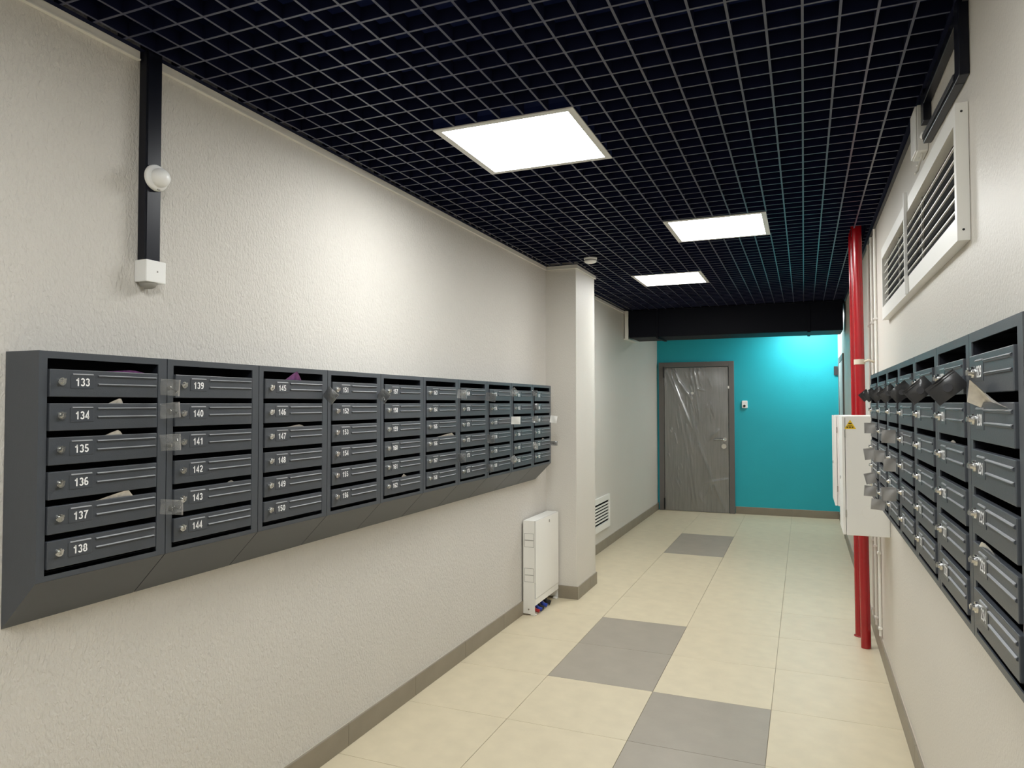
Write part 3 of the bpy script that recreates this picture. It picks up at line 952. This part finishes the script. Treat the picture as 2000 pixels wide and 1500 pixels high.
# ------------------------------------------------------------------ white electrical cabinets
def elec(loc, w, dep, h, label, sticker):
    """local: y along the corridor, -x into the room"""
    r = thing('electrical_cabinet', label, 'cabinet', loc, 0)
    MB().box(-dep + 0.017, -0.0008, 0, w, 0, h).build('housing', 'white_metal', r, 0.003, 2)
    d = MB().box(-dep, -dep + 0.0145, 0.001, w - 0.001, 0.002, h - 0.002).build('door', 'white_metal', r, 0.002, 2)
    t = MB()
    t.cyl((-dep - 0.0002, w * 0.5, h * 0.46), (-dep - 0.006, w * 0.5, h * 0.46), 0.010, n=16)
    t.build('lock', 'chrome', d)
    for zz in (0.10, h - 0.12):
        MB().cyl((-dep + 0.0155, -0.002, zz), (-dep + 0.0155, -0.002, zz + 0.04), 0.0035, n=10).build('hinge', 'chrome', r)
    if sticker:
        s = MB()
        a = 0.060
        s.prism([(-0.223, 0.592), (-0.223 + a, 0.592), (-0.223 + a / 2, 0.592 + 0.052)], 'y', -0.0012, -0.0003)
        s = s.build('warning_sticker', 'yellow', r)
        p = MB()
        p.prism([(-0.204, 0.6195), (-0.182, 0.6195), (-0.187, 0.6265), (-0.199, 0.6265)], 'y', -0.0018, -0.0013)
        for q in range(3):
            p.box(-0.212 + q * 0.013, -0.212 + q * 0.013 + 0.010, -0.0018, -0.0013, 0.598, 0.606)
        p.box(-0.2055, -0.181, -0.0018, -0.0013, 0.6095, 0.6125)
        p.build('sticker_print', 'yellow_print', s)
        k = MB()
        n = 32
        for i in range(n):
            a0, a1 = 2 * math.pi * i / n, 2 * math.pi * (i + 1) / n
            for rr in (0.034,):
                pts = []
                for (ra, aa) in ((rr, a0), (rr, a1), (rr + 0.0012, a1), (rr + 0.0012, a0)):
                    pts.append((-0.105 + ra * math.cos(aa), -0.0005, 0.13 + ra * math.sin(aa)))
                k.poly(pts, [(0, 1, 2, 3)])
        k.build('knockout_ring', 'trim_pale', r)
    return r


elec((XR, 4.39, 0.815), 0.37, 0.235, 0.665, 'white electrical cabinet with yellow warning triangle beside the right mailboxes', True)
elec((XR, 5.47, 0.832), 0.47, 0.235, 0.632, 'plain white electrical cabinet behind the one with the warning triangle', False)

# ------------------------------------------------------------------ wrapped grey door in the teal wall
dx0, dx1, dz = -1.968, -0.912, 2.152
d1 = MB()
fw = 0.072
d1.box(dx0, dx0 + fw, YF - 0.046, YF - 0.0008, 0.0005, dz)
d1.box(dx1 - fw, dx1, YF - 0.046, YF - 0.0008, 0.0005, dz)
d1.box(dx0 + fw, dx1 - fw, YF - 0.046, YF - 0.0008, dz - fw, dz)
door1 = struct(d1.build('door_1', 'door_frame', bevel=0.002, seg=1), 'grey wood-grain entrance door wrapped in clear plastic film')
lx0, lx1, lz0, lz1 = dx0 + fw + 0.005, dx1 - fw - 0.005, 0.004, dz - fw - 0.005
t = MB()
zg = 1.28
t.box(lx0, lx1, YF - 0.036, YF - 0.001, lz0, zg - 0.004)
t.box(lx0, lx1, YF - 0.033, YF - 0.001, zg - 0.004, zg + 0.004)
t.box(lx0, lx1, YF - 0.036, YF - 0.001, zg + 0.004, lz1)
leaf = t.build('leaf', 'door_leaf', door1)
yl = YF - 0.036
t = MB()
t.cyl((-1.045, yl - 0.0003, 1.042), (-1.045, yl - 0.010, 1.042), 0.026, n=24)
t.tube([(-1.045, yl - 0.010, 1.042), (-1.045, yl - 0.05, 1.042), (-1.06, yl - 0.055, 1.042), (-1.19, yl - 0.055, 1.040)], 0.0105, 10)
t.build('handle', 'chrome', leaf)
t = MB()
t.cyl((-1.056, yl - 0.0003, 0.945), (-1.056, yl - 0.012, 0.945), 0.034, n=24)
t.box(-1.062, -1.050, yl - 0.016, yl - 0.012, 0.925, 0.965)
t.build('lock_escutcheon', 'chrome', leaf)
t = MB()
t.cyl((-1.488, yl - 0.0003, 1.702), (-1.488, yl - 0.010, 1.702), 0.020, n=24)
t.cyl((-1.488, yl - 0.010, 1.702), (-1.488, yl - 0.014, 1.702), 0.012, n=20)
t.build('peephole', 'chrome', leaf)
for zz in (0.02, 1.93):
    MB().cyl((lx0 - 0.004, YF - 0.052, zz), (lx0 - 0.004, YF - 0.052, zz + 0.16), 0.010, n=14).build('hinge', 'black', door1)
MB().box(lx1 - 0.006, lx1 + 0.012, YF - 0.056, YF - 0.0465, 1.765, 1.80).build('seal_tag', 'trim_pale', door1)

# plastic film: a creased sheet hanging just in front of the leaf
nx, nz = 150, 260
folds = [  # (x0, z0, x1, z1, width, height) in leaf units 0..1
    (0.02, 0.99, 0.38, 0.62, 0.010, 0.022), (0.06, 1.0, 0.46, 0.55, 0.008, 0.020), (0.10, 0.99, 0.42, 0.78, 0.009, 0.022), (0.15, 0.99, 0.24, 0.90, 0.007, 0.018),
    (0.40, 0.99, 0.46, 0.86, 0.006, 0.014), (0.47, 0.99, 0.55, 0.80, 0.006, 0.014), (0.50, 0.84, 0.56, 0.62, 0.006, 0.014), (0.40, 0.72, 0.54, 0.46, 0.008, 0.016), (0.54, 0.46, 0.78, 0.18, 0.009, 0.018),
    (0.34, 0.60, 0.44, 0.40, 0.008, 0.014), (0.40, 0.42, 0.52, 0.02, 0.008, 0.015), (0.20, 0.75, 0.40, 0.30, 0.008, 0.010), (0.36, 0.32, 0.46, 0.02, 0.007, 0.013),
    (0.66, 0.20, 0.99, 0.23, 0.007, 0.012), (0.78, 0.18, 0.93, 0.02, 0.008, 0.014), (0.64, 0.10, 0.74, 0.22, 0.008, 0.010), (0.50, 0.48, 0.55, 0.44, 0.006, 0.014),
    (0.005, 0.99, 0.005, 0.84, 0.006, 0.014), (0.70, 0.50, 0.84, 0.56, 0.010, 0.010), (0.30, 0.86, 0.42, 0.80, 0.006, 0.010), (0.52, 0.85, 0.62, 0.84, 0.006, 0.008),
]
rnd = random.Random(3)
for q in range(46):
    a, c = rnd.uniform(0.05, 0.75), 1 - rnd.random() ** 1.7
    L = rnd.uniform(0.02, 0.10)
    an = rnd.uniform(-1.35, -0.75)
    folds.append((a, c, a + L * math.cos(an), c + L * math.sin(an), 0.004, rnd.uniform(0.004, 0.009)))
vs, fs = [], []
wL, hL = lx1 - lx0 - 0.01, lz1 - lz0 - 0.01
for i in range(nx + 1):
    for j in range(nz + 1):
        u, v2 = i / nx, j / nz
        hgt = 0.0022 + 0.0012 * math.sin(23 * u + 4 * math.sin(5 * v2)) + 0.0008 * math.sin(37 * v2 + 9 * u)
        for (ax, az, bx, bz, wd, ht) in folds:
            ex, ez = (bx - ax) * wL, (bz - az) * hL
            px, pz = (u - ax) * wL, (v2 - az) * hL
            l2 = ex * ex + ez * ez + 1e-9
            tt = max(0.0, min(1.0, (px * ex + pz * ez) / l2))
            dd = math.hypot(px - tt * ex, pz - tt * ez)
            wd *= 2.0
            if dd < wd * 3:
                hgt += ht * 1.0 * math.exp(-(dd / wd) ** 2) * (0.35 + 0.65 * math.sin(math.pi * min(1, tt * 0.98 + 0.01)))
        vs.append((lx0 + 0.005 + u * wL, yl - 0.0015 - hgt, lz0 + 0.005 + v2 * hL))
for i in range(nx):
    for j in range(nz):
        a = i * (nz + 1) + j
        fs.append((a, a + nz + 1, a + nz + 2, a + 1))
pf = MB()
pf.poly(vs, fs, True)
o = pf.build('plastic_film', 'film', door1)
o['label'] = 'creased clear protective film'

# small reader on the teal wall
r = thing('card_reader', 'small white reader with dark button on the teal wall beside the door', 'reader', (-0.772, YF, 1.485))
MB().box(-0.038, 0.038, -0.024, -0.0008, 0, 0.105).build('housing', 'white_plastic', r, 0.006, 3)
MB().cyl((-0.004, -0.0242, 0.032), (-0.004, -0.0275, 0.032), 0.017, n=20).build('button', 'lens', r)
tag(MB().box(XR - 0.052, XR - 0.004, YF - 0.02, YF - 0.0008, 1.93, 2.05).build('wall_switch', 'trim_dark', None, 0.003, 2), 'small dark fitting in the right corner of the teal wall', 'switch')

# second door on the right wall near the teal wall
t = MB()
t.box(XR - 0.016, XR - 0.0008, 8.98, 9.05, 0.0005, 2.13)
t.box(XR - 0.016, XR - 0.0008, 9.93, 10.0, 0.0005, 2.13)
t.box(XR - 0.016, XR - 0.0008, 9.05, 9.93, 2.06, 2.13)
d2 = struct(t.build('door_2', 'door_frame', bevel=0.002, seg=1), 'pale door in a grey frame on the right wall near the teal wall')
MB().box(XR - 0.012, XR - 0.0009, 9.053, 9.927, 0.012, 2.057).build('leaf', 'door_pale', d2)
t = MB()
t.tube([(XR - 0.0125, 9.12, 1.03), (XR - 0.045, 9.12, 1.03), (XR - 0.047, 9.14, 1.03), (XR - 0.047, 9.24, 1.03)], 0.009, 8)
t.build('handle', 'chrome', d2)
